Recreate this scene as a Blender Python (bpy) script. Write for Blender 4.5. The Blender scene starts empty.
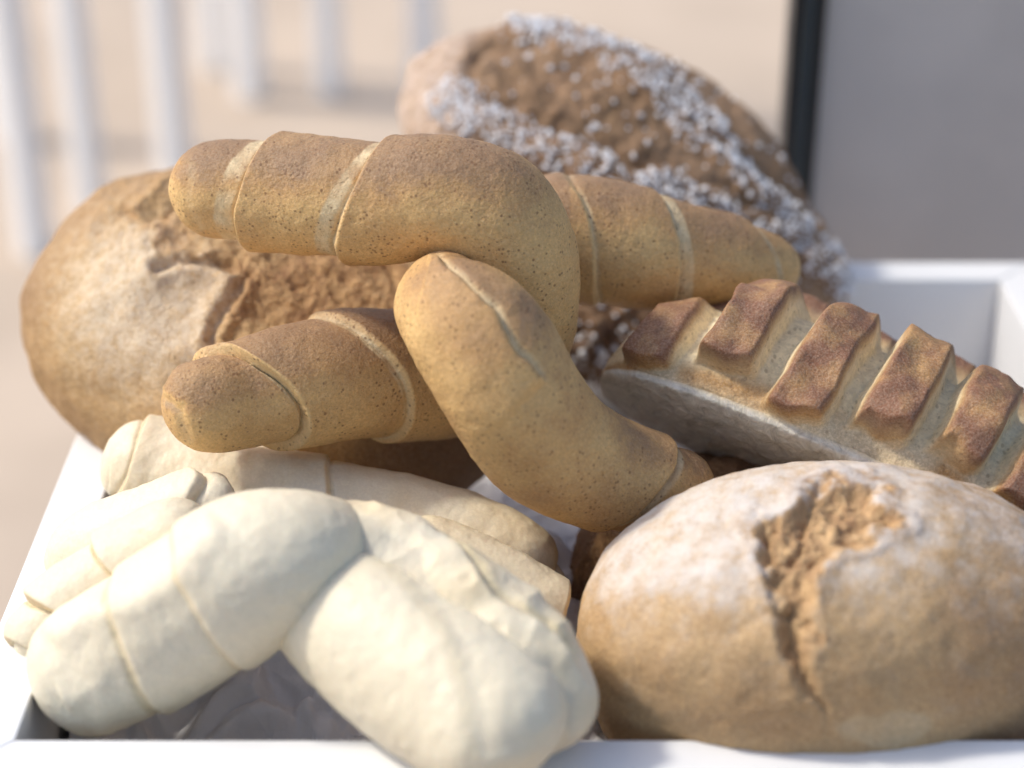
import bpy, bmesh, math, random
import numpy as np
from mathutils import Vector, Matrix
random.seed(4); RS = np.random.RandomState(7)
S = bpy.context.scene
COL = S.collection

# ------------------------------------------------------------------ camera maths
F = 1900.0; PITCH = math.radians(28); CAM = np.array([0, 0, 0.69])
FW = np.array([0, math.cos(PITCH), -math.sin(PITCH)]); UP = np.array([0, math.sin(PITCH), math.cos(PITCH)]); RT = np.array([1., 0, 0])
def P(px, py, d): return CAM + d * (FW + RT * (px - 512) / F + UP * (384 - py) / F)
def PZ(px, py, z):
    r = FW + RT * (px - 512) / F + UP * (384 - py) / F
    return CAM + r * (z - CAM[2]) / r[2]
def proj(V):
    q = V - CAM; d = q @ FW
    return np.stack([512 + F * (q @ RT) / d, 384 - F * (q @ UP) / d], 1)

# ------------------------------------------------------------------ noise
_perm = np.random.RandomState(3).permutation(256); _perm = np.concatenate([_perm, _perm, _perm])
_g = np.random.RandomState(5).normal(size=(256, 3)); _g /= np.linalg.norm(_g, axis=1)[:, None]
def perlin(p):
    i = np.floor(p).astype(int); f = p - i; u = f * f * f * (f * (f * 6 - 15) + 10); i &= 255
    out = 0
    for dx in (0, 1):
        for dy in (0, 1):
            for dz in (0, 1):
                h = _perm[_perm[_perm[i[:, 0] + dx] + i[:, 1] + dy] + i[:, 2] + dz]
                gr = _g[h]; dd = (f - np.array([dx, dy, dz]))
                w = (u[:, 0] if dx else 1 - u[:, 0]) * (u[:, 1] if dy else 1 - u[:, 1]) * (u[:, 2] if dz else 1 - u[:, 2])
                out = out + w * (gr * dd).sum(1)
    return out * 1.5
def fbm(V, scale, octs=3, seed=0, gain=0.5):
    o = 0; a = 1
    for k in range(octs):
        o = o + a * perlin(V * scale * 2 ** k + seed * 17.3 + k * 5.1); a *= gain
    return o
def ss(a, b, x):
    t = np.clip((x - a) / (b - a), 0, 1); return t * t * (3 - 2 * t)

# ------------------------------------------------------------------ mesh helpers
def vnormals(V, Fc):
    n = np.zeros_like(V)
    a, b = V[Fc[:, 1]] - V[Fc[:, 0]], V[Fc[:, 2]] - V[Fc[:, 0]]
    fn = np.cross(a, b)
    if Fc.shape[1] == 4: fn = np.cross(V[Fc[:, 2]] - V[Fc[:, 0]], V[Fc[:, 3]] - V[Fc[:, 1]])
    for k in range(Fc.shape[1]): np.add.at(n, Fc[:, k], fn)
    l = np.linalg.norm(n, axis=1); l[l == 0] = 1
    return n / l[:, None]
def link(name, me, mat, parent=None):
    o = bpy.data.objects.new(name, me); COL.objects.link(o)
    if mat: me.materials.append(mat)
    if parent: o.parent = parent
    return o
def build(name, V, Fc, mat, attrs=None, parent=None, smooth=True, loc=None):
    """one mesh object; vertices given in world space, stored relative to parent / loc"""
    org = np.array(parent.location) if parent else (np.array(loc) if loc is not None else np.zeros(3))
    me = bpy.data.meshes.new(name)
    me.from_pydata((V - org).tolist(), [], Fc.tolist() if hasattr(Fc, 'tolist') else Fc)
    if smooth: me.polygons.foreach_set('use_smooth', [True] * len(me.polygons))
    for k, v in (attrs or {}).items():
        a = me.attributes.new(k, 'FLOAT', 'POINT'); a.data.foreach_set('value', np.clip(v, 0, 1).astype(np.float32))
    me.update()
    o = link(name, me, mat, parent)
    if not parent: o.location = org
    return o
def tag(o, label=None, cat=None, group=None, kind=None):
    for k, v in (('label', label), ('category', cat), ('group', group), ('kind', kind)):
        if v: o[k] = v
    return o
def thing(name, loc, label, cat, group=None):
    o = bpy.data.objects.new(name, None); COL.objects.link(o); o.location = Vector(loc); o.empty_display_size = .05
    return tag(o, label, cat, group)
_ico = {}
def ico(n):
    if n not in _ico:
        bm = bmesh.new(); bmesh.ops.create_icosphere(bm, subdivisions=n, radius=1)
        V = np.array([v.co[:] for v in bm.verts]); Fc = np.array([[v.index for v in f.verts] for f in bm.faces]); bm.free()
        _ico[n] = (V, Fc)
    return _ico[n]
def prism(name, ring, z0, z1, mat, parent=None, bevel=.0015, segs=2):
    """vertical prism over a plan outline"""
    bm = bmesh.new(); org = Vector(parent.location) if parent else Vector((0, 0, 0))
    lo = [bm.verts.new(Vector((x, y, z0)) - org) for x, y in ring]; hi = [bm.verts.new(Vector((x, y, z1)) - org) for x, y in ring]
    n = len(ring); bm.faces.new(lo[::-1]); bm.faces.new(hi)
    for i in range(n): bm.faces.new((lo[i], lo[(i + 1) % n], hi[(i + 1) % n], hi[i]))
    bmesh.ops.recalc_face_normals(bm, faces=bm.faces)
    if bevel: bmesh.ops.bevel(bm, geom=bm.edges[:], offset=bevel, segments=segs, affect='EDGES', profile=.5)
    me = bpy.data.meshes.new(name); bm.to_mesh(me); bm.free()
    return link(name, me, mat, parent)
def box(name, lo, hi, mat, parent=None, bevel=.001):
    return prism(name, [(lo[0], lo[1]), (hi[0], lo[1]), (hi[0], hi[1]), (lo[0], hi[1])], lo[2], hi[2], mat, parent, bevel)

# ------------------------------------------------------------------ sculpting helpers (2-D distances of surface points, seen from one side)
def seg_d(q, pts):
    best = np.full(len(q), 1e9); tt = np.zeros(len(q)); side = np.zeros(len(q)); n = len(pts) - 1
    for i in range(n):
        a = np.array(pts[i], float); b = np.array(pts[i + 1], float); ab = b - a
        t = np.clip(((q - a) @ ab) / (ab @ ab), 0, 1); e = q - (a + t[:, None] * ab); d = np.linalg.norm(e, axis=1)
        m = d < best; best[m] = d[m]; tt[m] = (i + t[m]) / n
        cr = ab[0] * e[:, 1] - ab[1] * e[:, 0]; side[m] = np.sign(cr[m])
    return best, tt, side
def poly_sd(q, pts):
    d, _, _ = seg_d(q, list(pts) + [pts[0]]); ins = np.zeros(len(q), bool); n = len(pts)
    for i in range(n):
        (x1, y1), (x2, y2) = pts[i], pts[(i + 1) % n]
        if y1 == y2: continue
        c = ((y1 > q[:, 1]) != (y2 > q[:, 1])) & (q[:, 0] < (x2 - x1) * (q[:, 1] - y1) / (y2 - y1) + x1); ins ^= c
    return np.where(ins, -d, d)
def facing(V, N):
    w = CAM - V; w /= np.linalg.norm(w, axis=1)[:, None]
    return ss(0.02, .25, (N * w).sum(1))
def warp(q, V, amp, sc=60, seed=1):
    return q + amp * np.stack([fbm(V, sc, 3, seed), fbm(V, sc, 3, seed + 4)], 1)

# ------------------------------------------------------------------ materials
def newmat(name):
    m = bpy.data.materials.new(name); m.use_nodes = True; nt = m.node_tree
    return m, nt, nt.nodes['Principled BSDF']
class NB:
    def __init__(s, nt): s.nt = nt; s.tc = nt.nodes.new('ShaderNodeTexCoord')
    def noise(s, scale, detail=3, rough=.55, vec=None, dist=0):
        n = s.nt.nodes.new('ShaderNodeTexNoise'); n.inputs['Scale'].default_value = scale; n.inputs['Detail'].default_value = detail
        n.inputs['Roughness'].default_value = rough; n.inputs['Distortion'].default_value = dist
        s.nt.links.new(vec or s.tc.outputs['Object'], n.inputs['Vector']); return n.outputs['Fac']
    def mapped(s, sc, rot=(0, 0, 0)):
        n = s.nt.nodes.new('ShaderNodeMapping'); n.inputs['Scale'].default_value = sc; n.inputs['Rotation'].default_value = rot
        s.nt.links.new(s.tc.outputs['Object'], n.inputs['Vector']); return n.outputs['Vector']
    def voro(s, scale, feature='F1', vec=None, rnd=1):
        n = s.nt.nodes.new('ShaderNodeTexVoronoi'); n.feature = feature; n.inputs['Scale'].default_value = scale; n.inputs['Randomness'].default_value = rnd
        s.nt.links.new(vec or s.tc.outputs['Object'], n.inputs['Vector']); return n.outputs['Distance']
    def attr(s, name):
        n = s.nt.nodes.new('ShaderNodeAttribute'); n.attribute_name = name; return n.outputs['Fac']
    def math(s, op, a, b=0, c=None, clamp=False):
        n = s.nt.nodes.new('ShaderNodeMath'); n.operation = op; n.use_clamp = clamp
        for i, v in enumerate((a, b) if c is None else (a, b, c)):
            if isinstance(v, (int, float)): n.inputs[i].default_value = v
            else: s.nt.links.new(v, n.inputs[i])
        return n.outputs[0]
    def rng(s, v, a, b, c=0, d=1, smooth=True):
        n = s.nt.nodes.new('ShaderNodeMapRange'); n.interpolation_type = 'SMOOTHSTEP' if smooth else 'LINEAR'
        for i, x in zip((1, 2, 3, 4), (a, b, c, d)): n.inputs[i].default_value = x
        s.nt.links.new(v, n.inputs[0]); return n.outputs[0]
    def mix(s, f, a, b, mode='MIX'):
        n = s.nt.nodes.new('ShaderNodeMix'); n.data_type = 'RGBA'; n.blend_type = mode; n.clamp_factor = True
        for sock, v in ((n.inputs[0], f), (n.inputs[6], a), (n.inputs[7], b)):
            if isinstance(v, (int, float)): sock.default_value = v
            elif isinstance(v, tuple): sock.default_value = (*v[:3], 1)
            else: s.nt.links.new(v, sock)
        return n.outputs[2]
    def ramp(s, v, stops):
        n = s.nt.nodes.new('ShaderNodeValToRGB'); cr = n.color_ramp
        while len(cr.elements) < len(stops): cr.elements.new(.5)
        for e, (p, c) in zip(cr.elements, stops): e.position = p; e.color = (*c, 1)
        s.nt.links.new(v, n.inputs[0]); return n.outputs[0]
    def bump(s, h, dist, strength=1, prev=None):
        n = s.nt.nodes.new('ShaderNodeBump'); n.inputs['Distance'].default_value = dist
        if isinstance(strength, (int, float)): n.inputs['Strength'].default_value = strength
        else: s.nt.links.new(strength, n.inputs['Strength'])
        s.nt.links.new(h, n.inputs['Height'])
        if prev: s.nt.links.new(prev, n.inputs['Normal'])
        return n.outputs[0]

def bread(name, pale, gold, brown, torn=((.62, .36, .13), (.26, .12, .045)), flour=(.78, .72, .66), speck=0.0, speck_col=(.12, .06, .03),
          speck_scale=330, rough=.62, micro=.0006, sss=.06, patch=.25, pits=.3, grain=.22, flour_noise=90, groove=(.72, .60, .40), spec=.35, wr=.0):
    """crust material: 'bake' pale->brown, 'torn' ripped crumb, 'flour' dusting, 'groove' pale unbaked seam"""
    m, nt, b = newmat(name); n = NB(nt)
    bk = n.math('ADD', n.attr('bake'), n.math('MULTIPLY', n.math('SUBTRACT', n.noise(22, 5, .6), .5), patch * 2))
    bk = n.math('ADD', bk, n.math('MULTIPLY', n.math('SUBTRACT', n.noise(260, 3, .6), .5), patch * .9), clamp=True)
    col = n.ramp(bk, [(0.0, pale), (.5, gold), (1.0, brown)])
    fine = n.noise(900, 2, .7)
    col = n.mix(n.rng(fine, .35, .68, 0, grain * 1.3), col, n.mix(.5, col, (.95, .82, .62)), 'MIX')
    col = n.mix(n.rng(n.noise(620, 3, .7), .40, .66, grain * 1.8, 0), col, n.mix(.72, col, (.10, .045, .02)), 'MIX')
    gv = n.attr('groove'); col = n.mix(n.math('MULTIPLY', gv, .9), col, n.mix(n.rng(n.noise(300, 3), .4, .62), groove, tuple(c * .8 for c in groove)))
    if speck:
        v1 = n.voro(speck_scale, vec=n.mapped((1, .55, 1), (.4, .7, .3))); k = n.noise(speck_scale * .33, 2)
        f = n.math('MULTIPLY', n.rng(v1, .16, .34, 1, 0), n.rng(k, .47, .56))
        col = n.mix(n.math('MULTIPLY', f, speck), col, speck_col)
        v2 = n.voro(speck_scale * 2.2, vec=n.mapped((.6, 1, 1), (.9, .2, 1.1)))
        f2 = n.math('MULTIPLY', n.rng(v2, .12, .3, 1, 0), n.rng(n.noise(speck_scale * .7, 1), .44, .55))
        col = n.mix(n.math('MULTIPLY', f2, speck * .75), col, tuple(c * 1.8 for c in speck_col))
    tv = n.attr('torn'); tn = n.noise(120, 7, .72, vec=n.mapped((1, .38, .7), (.3, .6, 1.0)), dist=1.2)
    col = n.mix(tv, col, n.ramp(tn, [(.30, torn[1]), (.5, tuple((a + c) / 2 for a, c in zip(*torn))), (.68, torn[0])]))
    fl = n.attr('flour'); fn = n.math('ADD', n.math('MULTIPLY', n.noise(flour_noise, 6, .72), .7), n.math('MULTIPLY', n.noise(950, 2, .7), .3))
    ff = n.math('MULTIPLY', n.rng(n.math('ADD', fn, n.math('MULTIPLY', fl, .30)), .58, .92), fl)
    col = n.mix(n.math('MULTIPLY', ff, .85, clamp=True), col, flour)
    nt.links.new(col, b.inputs['Base Color'])
    b.inputs['Roughness'].default_value = rough; b.inputs['Specular IOR Level'].default_value = spec
    if sss:
        b.inputs['Subsurface Weight'].default_value = sss; b.inputs['Subsurface Radius'].default_value = (.012, .006, .003); b.inputs['Subsurface Scale'].default_value = 1.0
    bp = n.bump(n.noise(420, 4, .65), micro, 1)
    bp = n.bump(n.rng(n.voro(260), .05, .35), micro * 1.2, n.math('MULTIPLY', n.rng(n.noise(60, 2), .45, .62), pits), bp)
    if wr: bp = n.bump(n.noise(120, 4, .6, vec=n.mapped((1, .25, .6), (.2, .5, .8)), dist=1.5), micro * 3, wr, bp)
    bp = n.bump(tn, .0035, n.math('MULTIPLY', tv, 1.0), bp)
    nt.links.new(bp, b.inputs['Normal'])
    return m

M = {}
M['rustic'] = bread('rustic_crust', (.72, .49, .24), (.53, .315, .125), (.28, .145, .06), torn=((.66, .40, .18), (.26, .12, .055)), flour=(.74, .61, .45), speck=.35, flour_noise=190, rough=.75, micro=.0014, wr=.10)
M['floured'] = bread('floured_crust', (.62, .41, .20), (.46, .275, .125), (.25, .135, .075), torn=((.74, .49, .25), (.33, .18, .09)), flour=(.70, .65, .60), speck=.2, flour_noise=75, rough=.72, micro=.0006)
M['bran'] = bread('bran_speckled_crust', (.78, .50, .20), (.56, .32, .122), (.30, .17, .082), speck=.65, speck_col=(.17, .08, .035), speck_scale=350, groove=(.76, .60, .36), patch=.26, grain=.15, micro=.0008, rough=.58)
M['pale'] = bread('pale_crust', (.80, .72, .55), (.76, .63, .42), (.60, .42, .24), speck=.0, patch=.14, micro=.00022, pits=.15, grain=.07, wr=.12, rough=.5, sss=.10, groove=(.70, .58, .36), torn=((.70, .64, .50), (.42, .38, .33)))
M['seeded'] = bread('seeded_crust', (.48, .31, .19), (.30, .165, .08), (.14, .07, .038), torn=((.33, .20, .10), (.09, .05, .03)), flour=(.66, .54, .46), speck=.5, speck_scale=200, patch=.35, micro=.0012, rough=.72)
M['dark'] = bread('dark_crust', (.45, .25, .11), (.27, .13, .055), (.11, .05, .025), torn=((.50, .28, .12), (.10, .045, .02)), speck=.3, patch=.4, micro=.0012, rough=.7)
M['ridge'] = bread('ridged_crust', (.74, .61, .40), (.50, .28, .10), (.23, .095, .048), torn=((.92, .85, .73), (.52, .47, .39)), flour=(.60, .50, .42), speck=.35, speck_scale=260, patch=.22, micro=.0008, rough=.6, groove=(.90, .75, .48))

def simple(name, col, rough=.5, spec=.5, var=.0, vscale=8, bump=0, bscale=200):
    m, nt, b = newmat(name); n = NB(nt)
    c2 = tuple(c * (1 - var) for c in col)
    nt.links.new(n.mix(n.rng(n.noise(vscale, 4), .35, .65), col, c2), b.inputs['Base Color'])
    nt.links.new(n.rng(n.noise(vscale * 4, 3), .3, .7, rough * .85, min(1, rough * 1.15)), b.inputs['Roughness']); b.inputs['Specular IOR Level'].default_value = spec
    if bump: nt.links.new(n.bump(n.noise(bscale, 3), bump), b.inputs['Normal'])
    return m
M['white'] = simple('white_paint', (.82, .82, .82), .35, .5, .05, 14, .0002, 60)
M['paper'] = simple('tissue_paper', (.80, .78, .78), .4, .4, .10, 30, .0003, 300)
_nt = M['paper'].node_tree; _n = NB(_nt); _w = _n.mapped((1, .7, 1), (0, 0, .6))
_b = _n.bump(_n.voro(38, vec=_w), .008, .7); _b = _n.bump(_n.voro(85, 'DISTANCE_TO_EDGE'), .003, .25, _b); _nt.links.new(_b, _nt.nodes['Principled BSDF'].inputs['Normal'])
M['board'] = simple('grey_board', (.54, .50, .475), .5, .4, .12, 5)
M['black'] = simple('black_trim', (.012, .013, .015), .35, .5)
M['frame_highlight'] = simple('bluish_highlight', (.06, .08, .09), .35, .5)  # bluish highlight of the black frame, put into a colour
M['floor'] = simple('beige_paving', (.58, .465, .36), .8, .2, .14, 1.6)
M['post'] = simple('white_post_paint', (.88, .87, .86), .4, .5)
M['sugar'] = simple('sugar_grain', (.84, .83, .84), .4, .5, .08, 200)

# ------------------------------------------------------------------ loaf (round / long) generator
def axes_from(L, U):
    L = np.array(L, float); L /= np.linalg.norm(L); U = np.array(U, float); U -= L * (U @ L); U /= np.linalg.norm(U)
    return L, np.cross(U, L), U
def view(v): return RT * v[0] + UP * v[1] - FW * v[2]      # right, up, toward camera
def loaf_base(c, ax, abc, n=8, flat=-.55, ex=2.3, lump=.02, seed=0, taper=0.0, boxy=0):
    D, Fc = ico(n); a, b, h = abc
    r = (np.abs(D) ** ex).sum(1) ** (-1 / ex); Q = D * r[:, None]
    if boxy: Q = Q * np.stack([np.where(D[:, 2] < 0, np.clip(1 - D[:, 2] ** 2, .02, 1) ** -boxy, 1)] * 2 + [np.ones(len(D))], 1)
    z = Q[:, 2]; lo = flat
    Q = Q.copy(); Q[:, 2] = np.where(z < lo * .8, lo * .8 + (lo * .2) * np.tanh((z - lo * .8) / (lo * .2)), z)
    wid = 1 - taper * Q[:, 0] ** 2
    L = Q * np.array([a, b, h]); L[:, 1] *= wid; L[:, 2] *= wid
    V = c + L @ np.array(ax)
    N = vnormals(V, Fc)
    V = V + N * (lump * np.mean(abc) * fbm(V, 14, 3, seed))[:, None]
    return V, Fc, Q

# ================================================================== THE TRAY
xi0, xi1, yi0, yi1, T, RZ, BT = -.235, .348, .714, 1.231, .030, .12, .006
tray = thing('bread_tray', ((xi0 + xi1) / 2, (yi0 + yi1) / 2, 0), 'square white wooden tray with a thick mitred rim holding the breads', 'tray')
xo0, xo1, yo0, yo1 = xi0 - T, xi1 + T, yi0 - T, yi1 + T
e = .0004
for ring in ([(xo0 + e, yo0), (xo1 - e, yo0), (xi1 - e, yi0), (xi0 + e, yi0)], [(xo0 + e, yo1), (xi0 + e, yi1), (xi1 - e, yi1), (xo1 - e, yo1)],
             [(xo0, yo0 + e), (xi0, yi0 + e), (xi0, yi1 - e), (xo0, yo1 - e)], [(xo1, yo0 + e), (xo1, yo1 - e), (xi1, yi1 - e), (xi1, yi0 + e)]):
    prism('side_wall', ring, 0, RZ, M['white'], tray, .0012)
box('base', (xo0 + .004, yo0 + .004, -BT - .001), (xo1 - .004, yo1 - .004, -.001), M['white'], tray)

# crumpled paper
nx, ny = 300, 280
gx, gy = np.meshgrid(np.linspace(xi0 + .006, xi1 - .006, nx), np.linspace(yi0 + .006, yi1 - .006, ny)); V = np.stack([gx.ravel(), gy.ravel(), np.zeros(nx * ny)], 1)
def facets(V, sc, seed, k=2):
    q = V * sc; q = q + .35 * np.stack([perlin(q * .8 + seed), perlin(q * .8 + seed + 9), q[:, 0] * 0], 1)
    rs = np.random.RandomState(seed); out = np.full(len(V), -1e9)
    mn, mx = q[:, :2].min(0), q[:, :2].max(0); cnt = int((mx - mn).prod() * k)
    ctr = mn + rs.rand(cnt, 2) * (mx - mn); slope = rs.uniform(-.4, .4, size=(cnt, 2)); off = rs.rand(cnt) * .3
    q2 = q[:, :2].reshape(ny, nx, 2); out = out.reshape(ny, nx); dx = nx / (mx - mn)[0]; dy = ny / (mx - mn)[1]
    for i in range(cnt):                                    # upper envelope of tilted cones: sharp creases
        ix, iy = (ctr[i] - mn) * (dx, dy); r = 2.6; a, b, e, f = int(max(0, ix - r * dx)), int(ix + r * dx) + 2, int(max(0, iy - r * dy)), int(iy + r * dy) + 2
        d = q2[e:f, a:b] - ctr[i]; out[e:f, a:b] = np.maximum(out[e:f, a:b], off[i] + (d * slope[i]).sum(-1) - .75 * (d ** 2).sum(-1) ** .5)
    return np.maximum(out.ravel(), -.8)
def folded(V, n, slope, seed, wob=.0):
    rs = np.random.RandomState(seed); h = np.zeros(len(V)); q = V[:, :2] + wob * np.stack([perlin(V * 9 + seed), perlin(V * 9 + seed + 7)], 1)
    for i in range(n):                                      # repeated folding along random straight creases: flat facets between them
        a = rs.uniform(0, 2 * np.pi); d = q[:, 0] * np.cos(a) + q[:, 1] * np.sin(a); p = q[rs.randint(len(q))]; c = p[0] * np.cos(a) + p[1] * np.sin(a)
        h = np.abs(h + slope * (d - c)); h = h - h.mean()
    return h
def highpass(h, k):
    g = np.pad(h.reshape(ny, nx), k, 'edge'); c = g
    for ax in (0, 1):
        cs = np.cumsum(np.insert(c, 0, 0, ax), ax); n2 = cs.shape[ax]; c = (np.take(cs, range(2 * k + 1, n2), ax) - np.take(cs, range(0, n2 - 2 * k - 1), ax)) / (2 * k + 1)
    return h - c.ravel()
hgt = .42 * highpass(folded(V, 26, .45, 11, .01), 22) + .42 * highpass(folded(V, 80, .42, 15, .004), 16)
hgt = .013 * np.tanh(hgt / .013)
edge = ss(0, .01, np.minimum(np.minimum(gx.ravel() - xi0, xi1 - gx.ravel()), np.minimum(gy.ravel() - yi0, yi1 - gy.ravel())))
base = .014 + (.042 + .046 * ss(.76, .88, gy.ravel())) * ss(1.0, .92, gy.ravel()) * ss(.12, .0, gx.ravel())
V[:, 2] = np.maximum(.003, base + hgt * 1.0)
idx = np.arange(nx * ny).reshape(ny, nx)
Fc = np.stack([idx[:-1, :-1].ravel(), idx[:-1, 1:].ravel(), idx[1:, 1:].ravel(), idx[1:, :-1].ravel()], 1)
o = build('tissue_paper', V, Fc, M['paper'], smooth=True, loc=((xi0 + xi1) / 2, (yi0 + yi1) / 2, .003))
sm = o.modifiers.new('thickness', 'SOLIDIFY'); sm.thickness = .0003
tag(o, 'crumpled thin grey paper lining the tray under the pale bread', 'paper')

# ================================================================== LOAVES
def attrs0(V): return {k: np.zeros(len(V)) for k in ('bake', 'torn', 'flour', 'groove')}
def ell(q, c, r): return np.sqrt(((q[:, 0] - c[0]) / r[0]) ** 2 + ((q[:, 1] - c[1]) / r[1]) ** 2)

# ---- floured loaf, front right
c = P(828, 622, .951); t = (c[0], c[1], .01)
V, Fc, Q = loaf_base(c, axes_from((1, .06, .05), (0, -.10, 1)), (.127, .082, .076), flat=-.62, ex=2.12, lump=.035, seed=2, boxy=.33)
N = vnormals(V, Fc); q = proj(V); fc = facing(V, N); A = attrs0(V)
qw = warp(q, V, 16, 55, 3)
sd = poly_sd(qw, [(826, 482), (872, 484), (900, 518), (850, 542), (824, 560), (808, 596), (815, 644), (823, 716), (812, 704), (789, 660), (772, 600), (752, 530), (762, 516), (786, 530), (800, 500)])
tm = ss(9, -9, sd + 9 * fbm(V, 120, 3, 19)) * fc; lip = np.exp(-((sd - 9) / 9) ** 2) * fc
rgh = fbm(V, 110, 4, 6, .6)
V += N * ((-.0065 * ss(5, -14, sd) * fc + .0010 * lip + tm * .0026 * rgh) + .0009 * fbm(V, 55, 3, 8) + .0022 * fbm(V, 26, 2, 9) * ss(.3, -.3, Q[:, 2]))[:, None]
d4, _, _ = seg_d(warp(q, V, 8, 60, 18), [(762, 535), (772, 575), (786, 620), (800, 670)]); V += N * (-.004 * np.exp(-(d4 / 5) ** 2) * fc)[:, None]
d5, _, _ = seg_d(warp(q, V, 8, 60, 28), [(818, 490), (800, 512), (806, 535), (790, 560)]); V += N * (-.004 * np.exp(-(d5 / 5) ** 2) * fc)[:, None]
d2, tt, _ = seg_d(warp(q, V, 5, 60, 8), [(815, 690), (830, 735)]); V += N * (-.001 * np.exp(-(d2 / 6) ** 2) * fc)[:, None]
d3, _, _ = seg_d(warp(q, V, 9, 50, 12), [(730, 640), (765, 612), (785, 600)]); V += N * (-.0006 * np.exp(-(d3 / 8) ** 2) * fc)[:, None]
A['torn'] = tm * .95
A['flour'] = np.clip(ss(670, 520, q[:, 1]) * (1 - .35 * ss(.5, 1.2, ell(q, (690, 570), (120, 110)))) * (1 - .3 * ss(850, 1000, q[:, 0])), 0, 1) * (1 - tm) * ss(-.3, .3, Q[:, 2]) + .30 * (1 - tm) * ss(-.7, .2, Q[:, 2])
patch = ss(1.05, .8, ell(warp(q, V, 12, 40, 5), (885, 728), (48, 22))) * fc; A['groove'] = patch * .35
A['bake'] = np.clip(.28 + .30 * ss(900, 1010, q[:, 0]) + .25 * ss(.0, -.55, Q[:, 2]) + .25 * fbm(V, 18, 3, 4) + .45 * lip * ss(600, 500, q[:, 1]) + .3 * ss(60, 90, np.abs(sd - 75)) * 0, 0, 1)
fl = thing('round_loaf', t, 'large round loaf dusted with white flour, split down its middle, at the front right', 'bread')
build('crust', V, Fc, M['floured'], A, fl)

# ---- dark loaf behind it
c = P(744, 606, 1.10); t = (c[0], c[1], .01)
V, Fc, Q = loaf_base(c, axes_from((1, -.12, -.1), (-.15, -.05, 1)), (.104, .080, .084), n=7, flat=-.9, ex=2.2, lump=.06, seed=12)
N = vnormals(V, Fc); q = proj(V); fc = facing(V, N); A = attrs0(V)
A['bake'] = .55 + .4 * fbm(V, 40, 3, 5); dd = seg_d(q, [(690, 487), (640, 510), (595, 565), (572, 625)])[0]
tm = ss(26, 6, dd) * fc; A['torn'] = tm * ss(-.2, .25, fbm(V, 45, 2, 3)); V += N * (.003 * fbm(V, 60, 4, 6, .6) + .003 * tm * fbm(V * np.array([1, 1, .3]), 200, 3, 2))[:, None]
o = build('dark_loaf', V, Fc, M['dark'], A, None, loc=t); tag(o, 'dark brown rough crusted loaf mostly hidden behind the floured round loaf', 'bread')

# ---- rustic round loaf, back left
c = P(275, 343, 1.17); t = (c[0], c[1], .02)
Lx = view((.93, -.30, .1)); Uz = view((-.22, .52, .80))
V, Fc, Q = loaf_base(c, axes_from(Lx, Uz), (.158, .112, .080), flat=-.9, ex=2.15, lump=.05, seed=21)
N = vnormals(V, Fc); q = proj(V); fc = facing(V, N); A = attrs0(V)
qw = warp(q, V, 8, 60, 3)
sd = poly_sd(qw, [(120, 207), (150, 185), (180, 160), (230, 190), (300, 235), (400, 255), (440, 330), (330, 345), (228, 372), (212, 345), (218, 318), (242, 285), (232, 268), (205, 258), (165, 262), (150, 232)])
tm = ss(6, -6, sd) * fc
cr1 = seg_d(warp(q, V, 4, 80, 7), [(158, 268), (178, 258), (205, 262), (232, 266), (245, 272), (232, 298), (217, 322), (213, 345)]); cm = np.exp(-(cr1[0] / 5.5) ** 2) * fc
cr2 = seg_d(warp(q, V, 4, 80, 9), [(125, 214), (140, 219), (158, 214), (172, 205)]); cm2 = np.exp(-(cr2[0] / 6) ** 2) * fc
flap = np.exp(-((cr1[0] - 12) / 9) ** 2) * (sd > 0) * fc
wr = fbm(V @ np.array([[.45, 0, .5], [0, .3, 0], [.5, 0, .45]]), 120, 3, 4)
rid = (1 - np.abs(fbm(V @ np.array([[.5, 0, .5], [0, .35, 0], [.5, 0, .5]]), 60, 4, 14)) * 2)
V += N * (-.004 * ss(0, -20, sd) * fc + tm * (.0024 * rid + .0012 * fbm(V, 150, 3, 9, .6)) - .0048 * cm - .0055 * cm2 + .0022 * flap + .0008 * fbm(V, 60, 3, 8) + .0016 * wr * ss(60, 10, sd) * (sd > 0) * fc)[:, None]
A['torn'] = np.clip(tm * (.50 + .5 * ss(230, 330, q[:, 0]) + .9 * fbm(V, 28, 4, 2)), 0, 1)
A['flour'] = np.clip(ss(1.25, .35, ell(q, (150, 300), (120, 120))), 0, 1) * .7 * (1 - .4 * tm) + .3 * (1 - tm) + .25 * tm * ss(260, 200, q[:, 0]) * fc
A['bake'] = np.clip(.35 + .35 * ss(.75, 1.0, ell(q, (255, 320), (240, 160))) + .45 * ss(330, 450, q[:, 0]) * ss(400, 440, q[:, 1]) + .2 * fbm(V, 25, 3, 5) + .4 * cm, 0, 1)
fl = thing('rustic_loaf', t, 'big round brown rustic loaf with ragged torn top, overhanging the left tray edge', 'bread')
build('crust', V, Fc, M['rustic'], A, fl)

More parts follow.
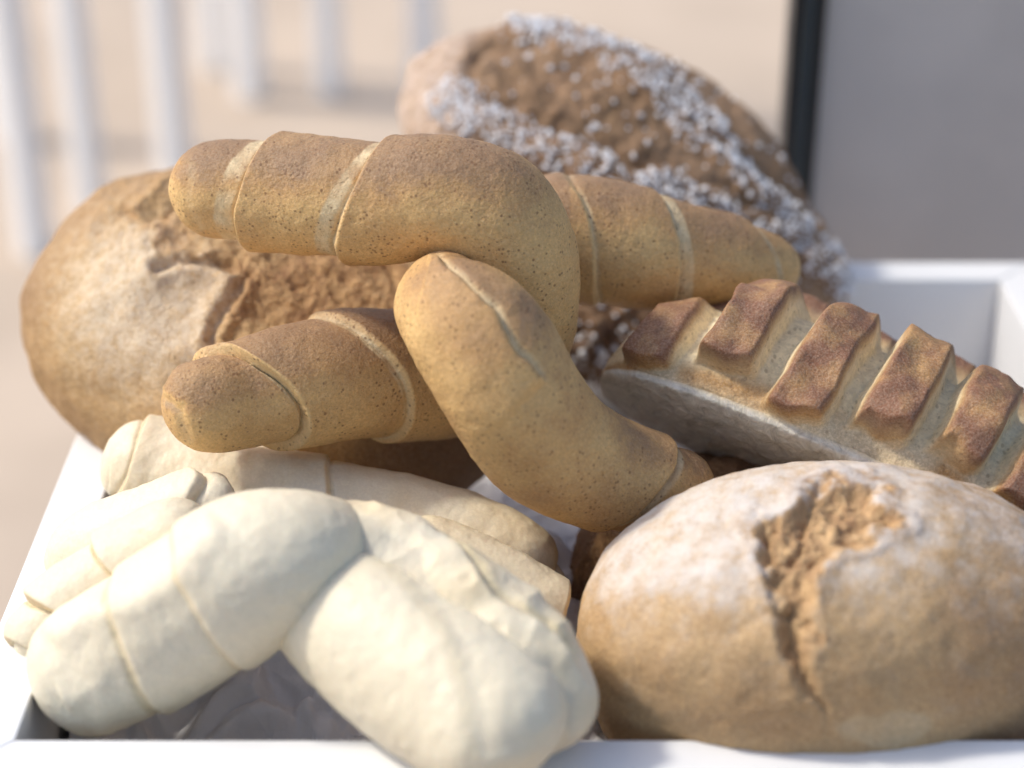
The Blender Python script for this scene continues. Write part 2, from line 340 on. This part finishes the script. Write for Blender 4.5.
# ---- seeded long loaf, back
c = P(622, 213, 1.335); t = (c[0], c[1], .05)
V, Fc, Q = loaf_base(c, axes_from(view((.79, -.60, .10)), view((.12, .42, .85))), (.184, .122, .074), flat=-.9, ex=2.1, lump=.04, seed=31, taper=.30)
N = vnormals(V, Fc); q = proj(V); fc = facing(V, N); A = attrs0(V)
band1 = seg_d(warp(q, V, 9, 30, 3), [(520, 22), (575, 32), (640, 70), (700, 125), (745, 180), (800, 235), (846, 285)])[0]
band2 = seg_d(warp(q, V, 9, 30, 5), [(452, 100), (495, 128), (560, 158), (625, 180), (690, 200), (745, 218), (795, 240), (835, 290)])[0]
band3 = seg_d(warp(q, V, 9, 30, 6), [(560, 345), (600, 370), (640, 390)])[0]
nr = 1 - .45 * ss(680, 800, q[:, 0]); m1 = ss(25, 8, band1 / nr) * fc; m2 = ss(27, 9, band2 / nr) * fc; m3 = ss(40, 10, band3) * fc
bb = np.maximum(m1, m2)
mid = seg_d(q, [(500, 75), (600, 110), (700, 170), (780, 225)]); tmm = ss(50, 30, mid[0]) * (1 - bb) * fc; low = ss(300, 330, q[:, 1]) * fc
V += N * (.006 * bb + tmm * .0026 * fbm(V, 55, 4, 3, .6) + low * .006 * fbm(V, 60, 3, 8, .6) + .0016 * fbm(V, 90, 3, 8) - .004 * np.exp(-((mid[0] - 30) / 7) ** 2) * fc)[:, None]
A['torn'] = np.clip(tmm * (.55 + .6 * fbm(V, 30, 3, 2)) + .5 * low * (fbm(V, 80, 2, 2) > 0), 0, 1)
A['flour'] = np.clip(ss(560, 440, q[:, 0]) * .9, 0, 1) * (1 - tmm * .5)
A['bake'] = np.clip(.45 + .25 * bb + .5 * low - .3 * ss(520, 430, q[:, 0]) + .2 * fbm(V, 30, 3, 6), 0, 1)
sl = thing('seeded_loaf', t, 'long brown loaf topped with bands of white sugar grains, leaning on the tray back', 'bread')
build('crust', V, Fc, M['seeded'], A, sl)
N = vnormals(V, Fc)
area = np.maximum(bb * (.55 + .45 * (fbm(V, 60, 2, 17) > -.15)), np.maximum(.05 * fc * (q[:, 0] > 500), .22 * m3)) * fc
pick = RS.choice(len(V), 2100, p=area / area.sum()); GV, GF = ico(2); gv, gf = [], []; kept = set()
for i in pick:
    p0 = V[i]; key = tuple((p0 / .0031).astype(int))
    if key in kept: continue
    kept.add(key); s = .0017 * RS.uniform(.4, 1.35); R = np.linalg.qr(RS.normal(size=(3, 3)))[0]
    g = GV * (1 + .18 * RS.normal(size=(len(GV), 1))) * s * np.array([1, RS.uniform(.7, 1), RS.uniform(.6, .95)])
    gv.append(g @ R + p0 + N[i] * s * .45); gf.append(GF + len(GV) * len(gf))
o = build('sugar_grains', np.concatenate(gv), np.concatenate(gf), M['sugar'], None, sl, smooth=False); o['kind'] = 'stuff'

# ---- ridged white loaf, right
L, W, U = axes_from(view((.90, -.385, .14)), view((.33, .87, -.22)))
c = P(832, 480, 1.06); t = (c[0], c[1], .03)
if W @ (-FW) < 0: W = -W
D, Fc = ico(8); ex = 2.75; r = (np.abs(D) ** ex).sum(1) ** (-1 / ex); Q = D * r[:, None]
if np.linalg.det(np.array([L, W, U])) < 0: Fc = Fc[:, ::-1]
zz = Q[:, 2]; H = np.where(zz > 0, zz, zz * .10)                   # flat bottom
X = Q[:, 0] * .141; Yw = Q[:, 1] * .066; Z = np.where(zz > 0, zz * .074 * (1 - .30 * ss(-.40, -1.0, Q[:, 0])), H * .06)
V = c + X[:, None] * L + Yw[:, None] * W + Z[:, None] * U; N = vnormals(V, Fc)
ang = np.degrees(np.arctan2(np.maximum(zz, 0), Q[:, 1]))           # 0 = camera side rim, 90 = top
lw = X + .0028 * fbm(V, 22, 2, 3) - .010 * np.sin(np.radians(ang)) * 0
rc = [-.110, -.071, -.026, .016, .057, .096]; rw = [.0120, .0142, .0138, .0148, .0142, .0135]
ridge = np.zeros(len(V)); crown = np.zeros(len(V))
for k, (a, w) in enumerate(zip(rc, rw)):
    ctr = a + .012 * (np.radians(ang) - .8) + .009 * ss(68, 84, ang)
    ww = w + .0014 * fbm(V, 40, 2, 30 + k)
    m = ss(ww + .0035, ww - .0035, np.abs(lw - ctr)); f0 = ss(9 + 5 * math.sin(k * 2.1), 14 + 5 * math.sin(k * 2.1), ang + 5 * fbm(V, 35, 2, 40 + k)) * ss(168, 150, ang) * (zz > 0)
    notch = 1 - 1.0 * np.exp(-((ang - 80 - 3 * math.sin(k * 3)) / 7) ** 2) + .35 * ss(86, 96, ang)
    hk = m * f0 * notch * (.7, 1.05, .95, 1.1, 1.0, .95)[k]; ridge = np.maximum(ridge, hk); crown = np.maximum(crown, ss(ww + .001, ww - .002, np.abs(lw - ctr)) * f0 * (.1 + .9 * np.clip(notch, 0, 1)))
V = V + N * (ridge * (.0175 + .004 * fbm(V, 38, 2, 71)) + .0010 * fbm(V, 70, 3, 3) + .0020 * fbm(V, 30, 3, 13) * (zz > .05))[:, None]
# groove flanks spread a little
A = attrs0(V); q = proj(V)
under = ss(.06, -.01, zz); under = under * (ang < 14) if False else ss(.05, .0, zz)
A['torn'] = under
A['bake'] = np.clip(.05 + crown * (.85 + .35 * fbm(V, 60, 3, 8)) + .40 * np.exp(-((ang - 10) / 9) ** 2) * ss(-.2, .3, fbm(V, 30, 2, 6)) + .45 * ss(-.115, -.136, X) - 1.0 * under, 0, 1)
A['groove'] = np.clip((1 - crown) * ss(8, 20, ang) * .8, 0, 1)
A['flour'] = crown * .25
rl = thing('ridged_loaf', t, 'white loaf with thick brown crusted ridges lying tilted with its flat grey underside showing', 'bread')
build('crust', V, Fc, M['ridge'], A, rl)

# ================================================================== ROLLED STRANDS
def catmull(C, n):
    C = np.array(C, float); C = np.vstack([2 * C[0] - C[1], C, 2 * C[-1] - C[-2]]); out = []
    for i in range(1, len(C) - 2):
        p0, p1, p2, p3 = C[i - 1:i + 3]
        for t in np.linspace(0, 1, 24, endpoint=False):
            out.append(.5 * ((2 * p1) + (-p0 + p2) * t + (2 * p0 - 5 * p1 + 4 * p2 - p3) * t * t + (-p0 + 3 * p1 - 3 * p2 + p3) * t ** 3))
    out.append(C[-2]); out = np.array(out)
    s = np.concatenate([[0], np.cumsum(np.linalg.norm(np.diff(out[:, :3], axis=0), axis=1))]); u = np.linspace(0, s[-1], n)
    return np.stack([np.interp(u, s, out[:, k]) for k in range(out.shape[1])], 1), u
class Strand:
    def __init__(s, ctrl, ns=520, na=220, end=(1., 1.), seed=0, lump=.03, squash=1.0):
        C = [(*P(px, py, d), rp * d / F) for px, py, d, rp in ctrl]
        pts, u = catmull(C, ns); s.u = u; Ltot = u[-1]
        c, r = pts[:, :3], pts[:, 3]
        for k in range(3):
            cc = np.convolve(np.pad(c[:, k], 8, 'edge'), np.ones(17) / 17, 'valid'); c[:, k] = np.where((np.arange(ns) > 8) & (np.arange(ns) < ns - 9), cc, c[:, k])
        e0, e1 = end[0] * r[0], end[1] * r[-1]
        # rounded ends
        m0 = np.sqrt(np.clip(1 - np.clip(1 - u / e0, 0, 1) ** 2.2, 0, 1)); m1 = np.sqrt(np.clip(1 - np.clip(1 - (Ltot - u) / e1, 0, 1) ** 2.2, 0, 1)); r = r * m0 * m1
        Tn = np.gradient(c, axis=0); Tn /= np.linalg.norm(Tn, axis=1)[:, None]
        w = CAM - c; w /= np.linalg.norm(w, axis=1)[:, None]
        R = w - Tn * (w * Tn).sum(1)[:, None]; R /= np.linalg.norm(R, axis=1)[:, None]; B = np.cross(Tn, R)
        th = np.linspace(0, 2 * np.pi, na, endpoint=False)
        s.c, s.B, s.ns, s.na = c, B, ns, na
        V = c[:, None] + r[:, None, None] * (np.cos(th)[None, :, None] * R[:, None] * squash + np.sin(th)[None, :, None] * B[:, None])
        s.V = V.reshape(-1, 3); s.S = np.repeat(u, na); s.TH = np.tile(th, ns); s.rad = np.repeat(r, na)
        i, j = np.meshgrid(np.arange(ns - 1), np.arange(na), indexing='ij'); j2 = (j + 1) % na
        s.F = np.stack([(i * na + j).ravel(), (i * na + j2).ravel(), ((i + 1) * na + j2).ravel(), ((i + 1) * na + j).ravel()], 1)
        s.N = vnormals(s.V, s.F)
        rr = s.V - np.repeat(c, na, 0)
        if (s.N * rr).sum() < 0: s.F = s.F[:, ::-1]; s.N = -s.N
        s.A = attrs0(s.V); s.cp = proj(c); s.disp = lump * .03 * fbm(s.V, 22, 3, seed); s.seed = seed; s.pale = np.zeros(len(s.V)); s.Vb = s.V.copy()
        s.q = proj(s.V); s.fc = facing(s.V, s.N); s.fade = np.clip(s.rad / (.6 * s.rad.max()), 0, 1)
    def at(s, p): return s.u[np.argmin(np.linalg.norm(s.cp - np.array(p, float), axis=1))]
    def seam(s, a, m, b, depth=.002, w=.0016, step=.003, L=.03, pw=.004, dirn=1, pale=1.0, wob=.0012):
        """ring seam through three picture points; dirn=+1: the thick lapping side lies towards larger s"""
        sa, sm_, sb = s.at(a), s.at(m), s.at(b)
        ia = np.argmin(np.linalg.norm(s.cp - np.array(a, float), axis=1)); off = np.array(a, float) - s.cp[ia]; bs = np.array([s.B[ia] @ RT, -(s.B[ia] @ UP)])
        sg = 1 if off @ bs > 0 else -1; mid = (sa + sb) / 2
        u = (s.S - (mid + sg * (sa - sb) / 2 * np.sin(s.TH) + (sm_ - mid) * np.cos(s.TH)) + wob * fbm(s.Vb, 35, 3, s.seed + 3)) * dirn
        k = np.exp(-(u / w) ** 2)
        s.disp += (-depth * k + step * ss(-w * .4, w * 1.6, u) * np.exp(-np.clip(u, 0, 1) / L) - step * .5 * ss(-L, 0, u) * (u < 0)*ss(w*.4,-w*.4,u)) * s.fade
        band = ss(-pw - .0012, -pw + .0004, u) * ss(.0010, -.0002, u); rimline = np.exp(-((u - .0012) / .0012) ** 2)
        s.A['groove'] = np.maximum(s.A['groove'], pale * np.clip(band * (.75 + .8 * fbm(s.Vb, 60, 2, s.seed + 6)) + .3 * rimline, 0, 1)); s.pale = np.maximum(s.pale, rimline)
        s.A['torn'] = np.maximum(s.A['torn'], 0 * k)
    def line(s, pts, depth=.002, wpx=4, step=.002, Lpx=30, side=1, pale=.8, palepx=4, rag=4, torn=0):
        """long seam drawn on the near side; the lap rises on one side of it"""
        d, t, sd = seg_d(warp(s.q, s.Vb, rag, 45, s.seed + 9), pts); d = d * np.where(sd == 0, 1, sd) * side
        ends = ss(0, .08, t) * ss(1, .92, t); f = s.fc * ends
        s.disp += f * (-depth * np.exp(-(d / wpx) ** 2) + step * ss(-wpx * .4, wpx * 1.5, d) * np.exp(-np.clip(d, 0, 1e3) / Lpx))
        b = np.exp(-((d + palepx * .6) / palepx) ** 2) * f; s.A['groove'] = np.maximum(s.A['groove'], pale * b)
        if torn: s.A['torn'] = np.maximum(s.A['torn'], torn * np.exp(-(d / wpx) ** 2) * f)
    def finish(s, name, mat, parent, bake_fn, fine=.0004):
        s.V = s.V + s.N * (s.disp + fine * fbm(s.Vb, 110, 3, s.seed + 1) * s.fade)[:, None]
        n2 = vnormals(s.V, s.F); s.A['bake'] = np.clip(bake_fn(s, n2), 0, 1)
        # close the two ends
        V = np.vstack([s.V, s.V[:s.na].mean(0), s.V[-s.na:].mean(0)]); k = len(s.V); A = {a: np.append(v, [v[0], v[-1]]) for a, v in s.A.items()}
        faces = s.F.tolist(); b0 = (s.ns - 1) * s.na
        for j in range(s.na):
            j2 = (j + 1) % s.na; faces.append([k, j2, j]); faces.append([k + 1, b0 + j, b0 + j2])
        return build(name, V, faces, mat, A, parent)

UPW = np.array([-.15, -.1, 1]); UPW /= np.linalg.norm(UPW)
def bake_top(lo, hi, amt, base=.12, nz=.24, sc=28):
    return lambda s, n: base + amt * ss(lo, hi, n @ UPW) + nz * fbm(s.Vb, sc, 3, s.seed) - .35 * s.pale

# ---- bran knot
kt = thing('knotted_bread', P(470, 500, 1.10), 'golden brown bran speckled bread of two rolled strands hooked together, topmost on the pile', 'bread')
s1 = Strand([(182, 192, 1.055, 40), (215, 190, 1.045, 49), (300, 195, 1.03, 57), (375, 202, 1.015, 60), (440, 199, 1.005, 61), (497, 220, 1.008, 64), (522, 285, 1.025, 58), (508, 350, 1.06, 56), (450, 374, 1.075, 62),
             (395, 374, 1.055, 64), (345, 376, 1.035, 63), (290, 386, 1.02, 59), (240, 398, 1.01, 52), (205, 404, 1.0, 49), (163, 412, 1.0, 34)], ns=760, seed=41, end=(.95, .9))
s1.seam((281, 140), (262, 195), (248, 240), depth=.0018, step=.0040, pw=.0125, dirn=1)
s1.seam((392, 145), (372, 195), (345, 258), depth=.0018, step=.0030, pw=.0100, dirn=1)
s1.seam((208, 350), (270, 378), (284, 440), depth=.0042, w=.0013, step=.0040, pw=.0022, dirn=-1)
s1.seam((316, 316), (362, 350), (384, 430), depth=.0010, w=.0016, step=.0024, pw=.0030, dirn=-1)
s1.line([(190, 160), (186, 200), (203, 232)], depth=.0008, step=-.001, wpx=7, pale=.2)
s1.line([(158, 395), (178, 408), (188, 445)], depth=.0014, step=.0010, wpx=6, pale=.25, side=-1)
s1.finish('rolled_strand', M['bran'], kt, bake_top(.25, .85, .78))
s2 = Strand([(792, 276, 1.13, 24), (765, 268, 1.12, 36), (725, 262, 1.11, 46), (680, 257, 1.10, 53), (620, 246, 1.09, 61), (560, 238, 1.085, 62), (500, 262, 1.075, 48), (458, 284, 1.02, 42),
             (444, 302, .982, 49), (464, 322, .962, 64), (490, 354, .955, 69), (515, 398, .96, 68), (548, 442, .98, 66), (600, 470, 1.0, 57), (650, 486, 1.015, 50), (705, 494, 1.035, 38)], ns=760, seed=51, end=(.9, .9))
s2.seam((738, 222), (760, 262), (762, 300), depth=.0008, step=.0018, pw=.0040, dirn=-1*-1)
s2.seam((650, 200), (662, 250), (664, 300), depth=.0012, step=.0016, pw=.0075, dirn=1)
s2.seam((563, 175), (585, 235), (600, 290), depth=.0008, step=.0016, pw=.0018, dirn=1, pale=.6)
s2.seam((662, 452), (632, 492), (590, 535), depth=.0020, step=.0030, pw=.0050, dirn=-1)
s2.line([(428, 256), (440, 258), (467, 281), (497, 311), (522, 355), (549, 380)], depth=.0022, wpx=4, step=.0045, Lpx=45, side=1, pale=.9, palepx=3)
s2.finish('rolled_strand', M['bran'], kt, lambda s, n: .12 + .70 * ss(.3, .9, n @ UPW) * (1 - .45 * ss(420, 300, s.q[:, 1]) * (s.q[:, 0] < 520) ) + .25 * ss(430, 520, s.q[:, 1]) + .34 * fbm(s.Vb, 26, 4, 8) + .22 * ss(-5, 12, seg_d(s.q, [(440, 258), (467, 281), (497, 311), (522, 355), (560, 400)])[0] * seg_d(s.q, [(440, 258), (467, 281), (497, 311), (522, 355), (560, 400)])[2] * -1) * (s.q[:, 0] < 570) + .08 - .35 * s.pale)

# ---- pale bread, back
pb = thing('pale_twist', P(330, 560, 1.05), 'pale cream rolled bread directly under the brown knot, half hidden by its pale neighbour', 'bread')
pb_bake = lambda s, n: .17 + .15 * fbm(s.Vb, 60, 3, 5) + .6 * s.pale + .22 * fbm(s.Vb, 25, 3, s.seed) + .25 * ss(450, 540, s.q[:, 0])
b1 = Strand([(100, 466, 1.055, 50), (160, 470, 1.06, 50), (230, 492, 1.05, 50), (310, 510, 1.045, 55), (390, 530, 1.04, 58), (460, 548, 1.035, 58), (515, 566, 1.03, 50), (545, 590, 1.03, 32)], seed=61, lump=.05)
b1.seam((145, 418), (128, 450), (110, 500), depth=.0012, step=.0020, pw=.002, dirn=1, pale=.5)
b1.seam((330, 458), (352, 480), (360, 530), depth=.0010, step=.0018, pw=.002, dirn=-1, pale=.6)
b1.finish('rolled_strand', M['pale'], pb, pb_bake)
b2 = Strand([(395, 540, 1.0, 40), (445, 562, .995, 42), (500, 585, .99, 40), (545, 605, .985, 34), (566, 612, .985, 30)], seed=66, end=(1, .25), lump=.03)
b2.finish('rolled_strand', M['pale'], pb, lambda s, n: .30 + .1 * fbm(s.Vb, 25, 3, 3))
b3 = Strand([(238, 510, 1.0, 42), (200, 515, .995, 44), (150, 538, 1.0, 50), (98, 560, 1.01, 52), (68, 588, 1.02, 46)], seed=68, end=(.6, 1), lump=.05)
b3.seam((196, 478), (190, 500), (170, 545), depth=.001, step=.0035, pw=.001, dirn=1, pale=.6)
b3.finish('rolled_strand', M['pale'], pb, lambda s, n: .03 + .1 * fbm(s.Vb, 25, 3, 3))
b4 = Strand([(520, 560, 1.035, 22), (545, 578, 1.03, 18), (562, 590, 1.02, 10)], seed=69, ns=160, na=100); b4.finish('folded_tip', M['pale'], pb, lambda s, n: .35 + .1 * fbm(s.Vb, 25, 3, 3))

# ---- pale bread, front
pf = thing('pale_twist', P(300, 700, .99), 'smooth pale cream bread with two fat arms at the front left of the tray', 'bread')
f0 = Strand([(20, 655, .965, 30), (48, 627, .965, 36), (95, 590, .965, 40), (150, 555, .96, 42), (210, 525, .955, 44)], seed=71, end=(.9, 1), lump=.04)
f0.seam((5, 640), (30, 640), (50, 660), depth=.002, step=.003, pw=.0015, dirn=1, pale=.9)
f0.seam((38, 612), (62, 600), (90, 600), depth=.002, step=.004, pw=.0015, dirn=1, pale=1)
f0.seam((104, 555), (125, 560), (150, 570), depth=.002, step=.004, pw=.0015, dirn=1, pale=1)
f0.finish('folded_layer', M['pale'], pf, lambda s, n: .12 + .7 * s.pale + .1 * fbm(s.Vb, 25, 3, 3))
f1 = Strand([(42, 696, .945, 50), (86, 672, .94, 66), (145, 640, .93, 74), (205, 602, .92, 78), (252, 572, .91, 78), (292, 558, .910, 70), (325, 552, .925, 56), (352, 554, .945, 40)], seed=73, end=(.8, 1), lump=.02)
f1.line([(40, 640), (100, 612), (150, 600), (190, 565), (225, 520)], depth=-.0035, wpx=17, step=0, pale=0)
f1.line([(60, 700), (95, 690), (110, 735)], depth=-.002, wpx=12, step=0, pale=0)
f1.seam((120, 580), (158, 640), (156, 700), depth=.0012, w=.003, step=.0018, L=.03, pw=.003, dirn=1, pale=.8)
f1.seam((170, 520), (218, 570), (232, 650), depth=.0010, w=.003, step=.0018, L=.04, pw=.0015, dirn=1, pale=.4)
f1.finish('rolled_strand', M['pale'], pf, lambda s, n: .06 + .45 * s.pale + .1 * fbm(s.Vb, 15, 3, 3))
f2 = Strand([(296, 585, .935, 46), (325, 604, .92, 64), (370, 632, .905, 78), (420, 668, .89, 84), (465, 700, .875, 84), (505, 738, .86, 78), (530, 775, .855, 60)], seed=75, end=(1, .9), lump=.02)
f2.line([(345, 520), (395, 565), (435, 610), (462, 660), (470, 720), (480, 768)], depth=.0008, wpx=9, step=-.0022, Lpx=80, side=-1, pale=.3, palepx=8)
f2.finish('rolled_strand', M['pale'], pf, lambda s, n: .10 + .1 * fbm(s.Vb, 15, 3, 3))
f3 = Strand([(330, 532, .945, 38), (365, 548, .93, 46), (415, 575, .92, 52), (465, 610, .905, 56), (510, 650, .895, 58), (540, 695, .885, 54), (552, 750, .88, 38)], seed=77, end=(1, .9), lump=.05)
f3.disp += .0022 * f3.fc * (1 - np.abs(fbm(f3.Vb, 28, 2, 5)) * 2)
f3.line([(370, 498), (420, 516), (462, 545), (500, 590), (545, 625), (580, 670)], depth=.0022, wpx=5, step=.003, Lpx=20, side=1, pale=.9, palepx=5)
f3.A['torn'] = ss(.1, .45, fbm(f3.Vb, 30, 3, 9)) * .5 * f3.fc
f3.finish('folded_layer', M['pale'], pf, lambda s, n: .22 + .3 * fbm(s.Vb, 35, 3, 3))

# ================================================================== BACKGROUND
GZ = -.78
o = box('market_ground', (-9, -3, GZ - .1), (9, 30, GZ), M['floor'], None, 0); tag(o, kind='structure')
# grey board with black frame
yb = 1.42
def at_y(px, py, y):
    r = FW + RT * (px - 512) / F + UP * (384 - py) / F; return CAM + r * y / r[1]
xl, xr = at_y(786, 100, yb)[0], at_y(822, 100, yb)[0]
bd = thing('display_board', (xr + .4, yb, GZ), 'plain grey upright board edged in black just behind the tray on the right', 'board')
box('panel', (xr - .002, yb + .004, GZ + .002), (xr + .95, yb + .022, .62), M['board'], bd)
w3 = (xr - xl) / 3
box('black_edge', (xl, yb - .004, GZ + .002), (xl + w3, yb + .03, .63), M['black'], bd)
box('highlight_strip', (xl + w3 + .0004, yb + .001, GZ + .002), (xl + 2 * w3 - .0004, yb + .026, .628), M['frame_highlight'], bd)  # middle strip coloured as the highlight between the black edges
box('black_edge', (xl + 2 * w3, yb - .004, GZ + .002), (xr - .0025, yb + .03, .63), M['black'], bd)
# white posts standing on the ground
posts = [(36, 255, .055, 'leftmost white post, standing nearest'), (92, 215, .05, 'white post just right of the nearest one'), (176, 182, .055, 'white post rising left of the brown knot'),
         (214, 70, .05, 'shorter looking white post between two others'), (250, 98, .06, 'white post above the tip of the knot'), (330, 95, .05, 'white post in the middle of the row'), (425, 100, .055, 'white post partly behind the seeded loaf'), (12, 140, .06, 'white post at the far left edge of the view')]
base = None
for px, py, w, lab in posts:
    p = PZ(px, py, GZ)
    if base is None:
        me_h = 1.35; o = box('white_post', (-.5 * w, -.5 * w, 0), (.5 * w, .5 * w, me_h), M['post'], None, .004); base = o; w0 = w
    else: o = base.copy(); COL.objects.link(o)
    o.location = Vector(p); o.scale = (0.9 * w / w0, 0.9 * w / w0, 1); o.rotation_euler.z = math.radians(-38); tag(o, lab + ', blurred far behind the tray', 'post', 'white posts in the background')
# table the tray stands on
tb = thing('display_table', (.05, .97, GZ), 'pale table under the white tray, hidden by it', 'table')
box('tabletop', (-.24, .70, -.04), (.36, 1.24, -BT - .003), M['white'], tb)
for x in (-.2, .3):
    for y in (.75, 1.2): box('leg', (x - .02, y - .02, GZ + .001), (x + .02, y + .02, -.0405), M['white'], tb)

# ================================================================== LIGHT, CAMERA
SUN_EL, SUN_AZ = math.radians(48), math.radians(-78)     # azimuth from +Y, towards -X
w = bpy.data.worlds.new('World'); S.world = w; w.use_nodes = True; nt = w.node_tree
sky = nt.nodes.new('ShaderNodeTexSky'); sky.sky_type = 'NISHITA'; sky.sun_disc = False; sky.sun_elevation = SUN_EL; sky.sun_rotation = SUN_AZ; sky.dust_density = 2.5; sky.ozone_density = 1; sky.air_density = 1
bg = nt.nodes['Background']; nt.links.new(sky.outputs[0], bg.inputs[0]); bg.inputs[1].default_value = .15
sd_ = Vector((math.sin(SUN_AZ) * math.cos(SUN_EL), math.cos(SUN_AZ) * math.cos(SUN_EL), math.sin(SUN_EL)))
lg = bpy.data.lights.new('sun', 'SUN'); lg.energy = 2.0; lg.angle = math.radians(6); lg.color = (1, .95, .84)
lo = bpy.data.objects.new('sun', lg); COL.objects.link(lo); lo.rotation_euler = sd_.to_track_quat('Z', 'Y').to_euler(); lo.location = (-2, 0, 3)
cd = bpy.data.cameras.new('camera'); cam = bpy.data.objects.new('camera', cd); COL.objects.link(cam); S.camera = cam
cam.location = Vector(CAM); cam.rotation_euler = (math.radians(90) - PITCH, 0, 0)
cd.sensor_width = 36; cd.lens = F / 1024 * 36; cd.clip_start = .02; cd.clip_end = 200
cd.dof.use_dof = True; cd.dof.focus_distance = 1.0; cd.dof.aperture_fstop = 2.7
S.view_settings.view_transform = 'Standard'; S.view_settings.look = 'None'; S.view_settings.exposure = .48; S.view_settings.gamma = 1
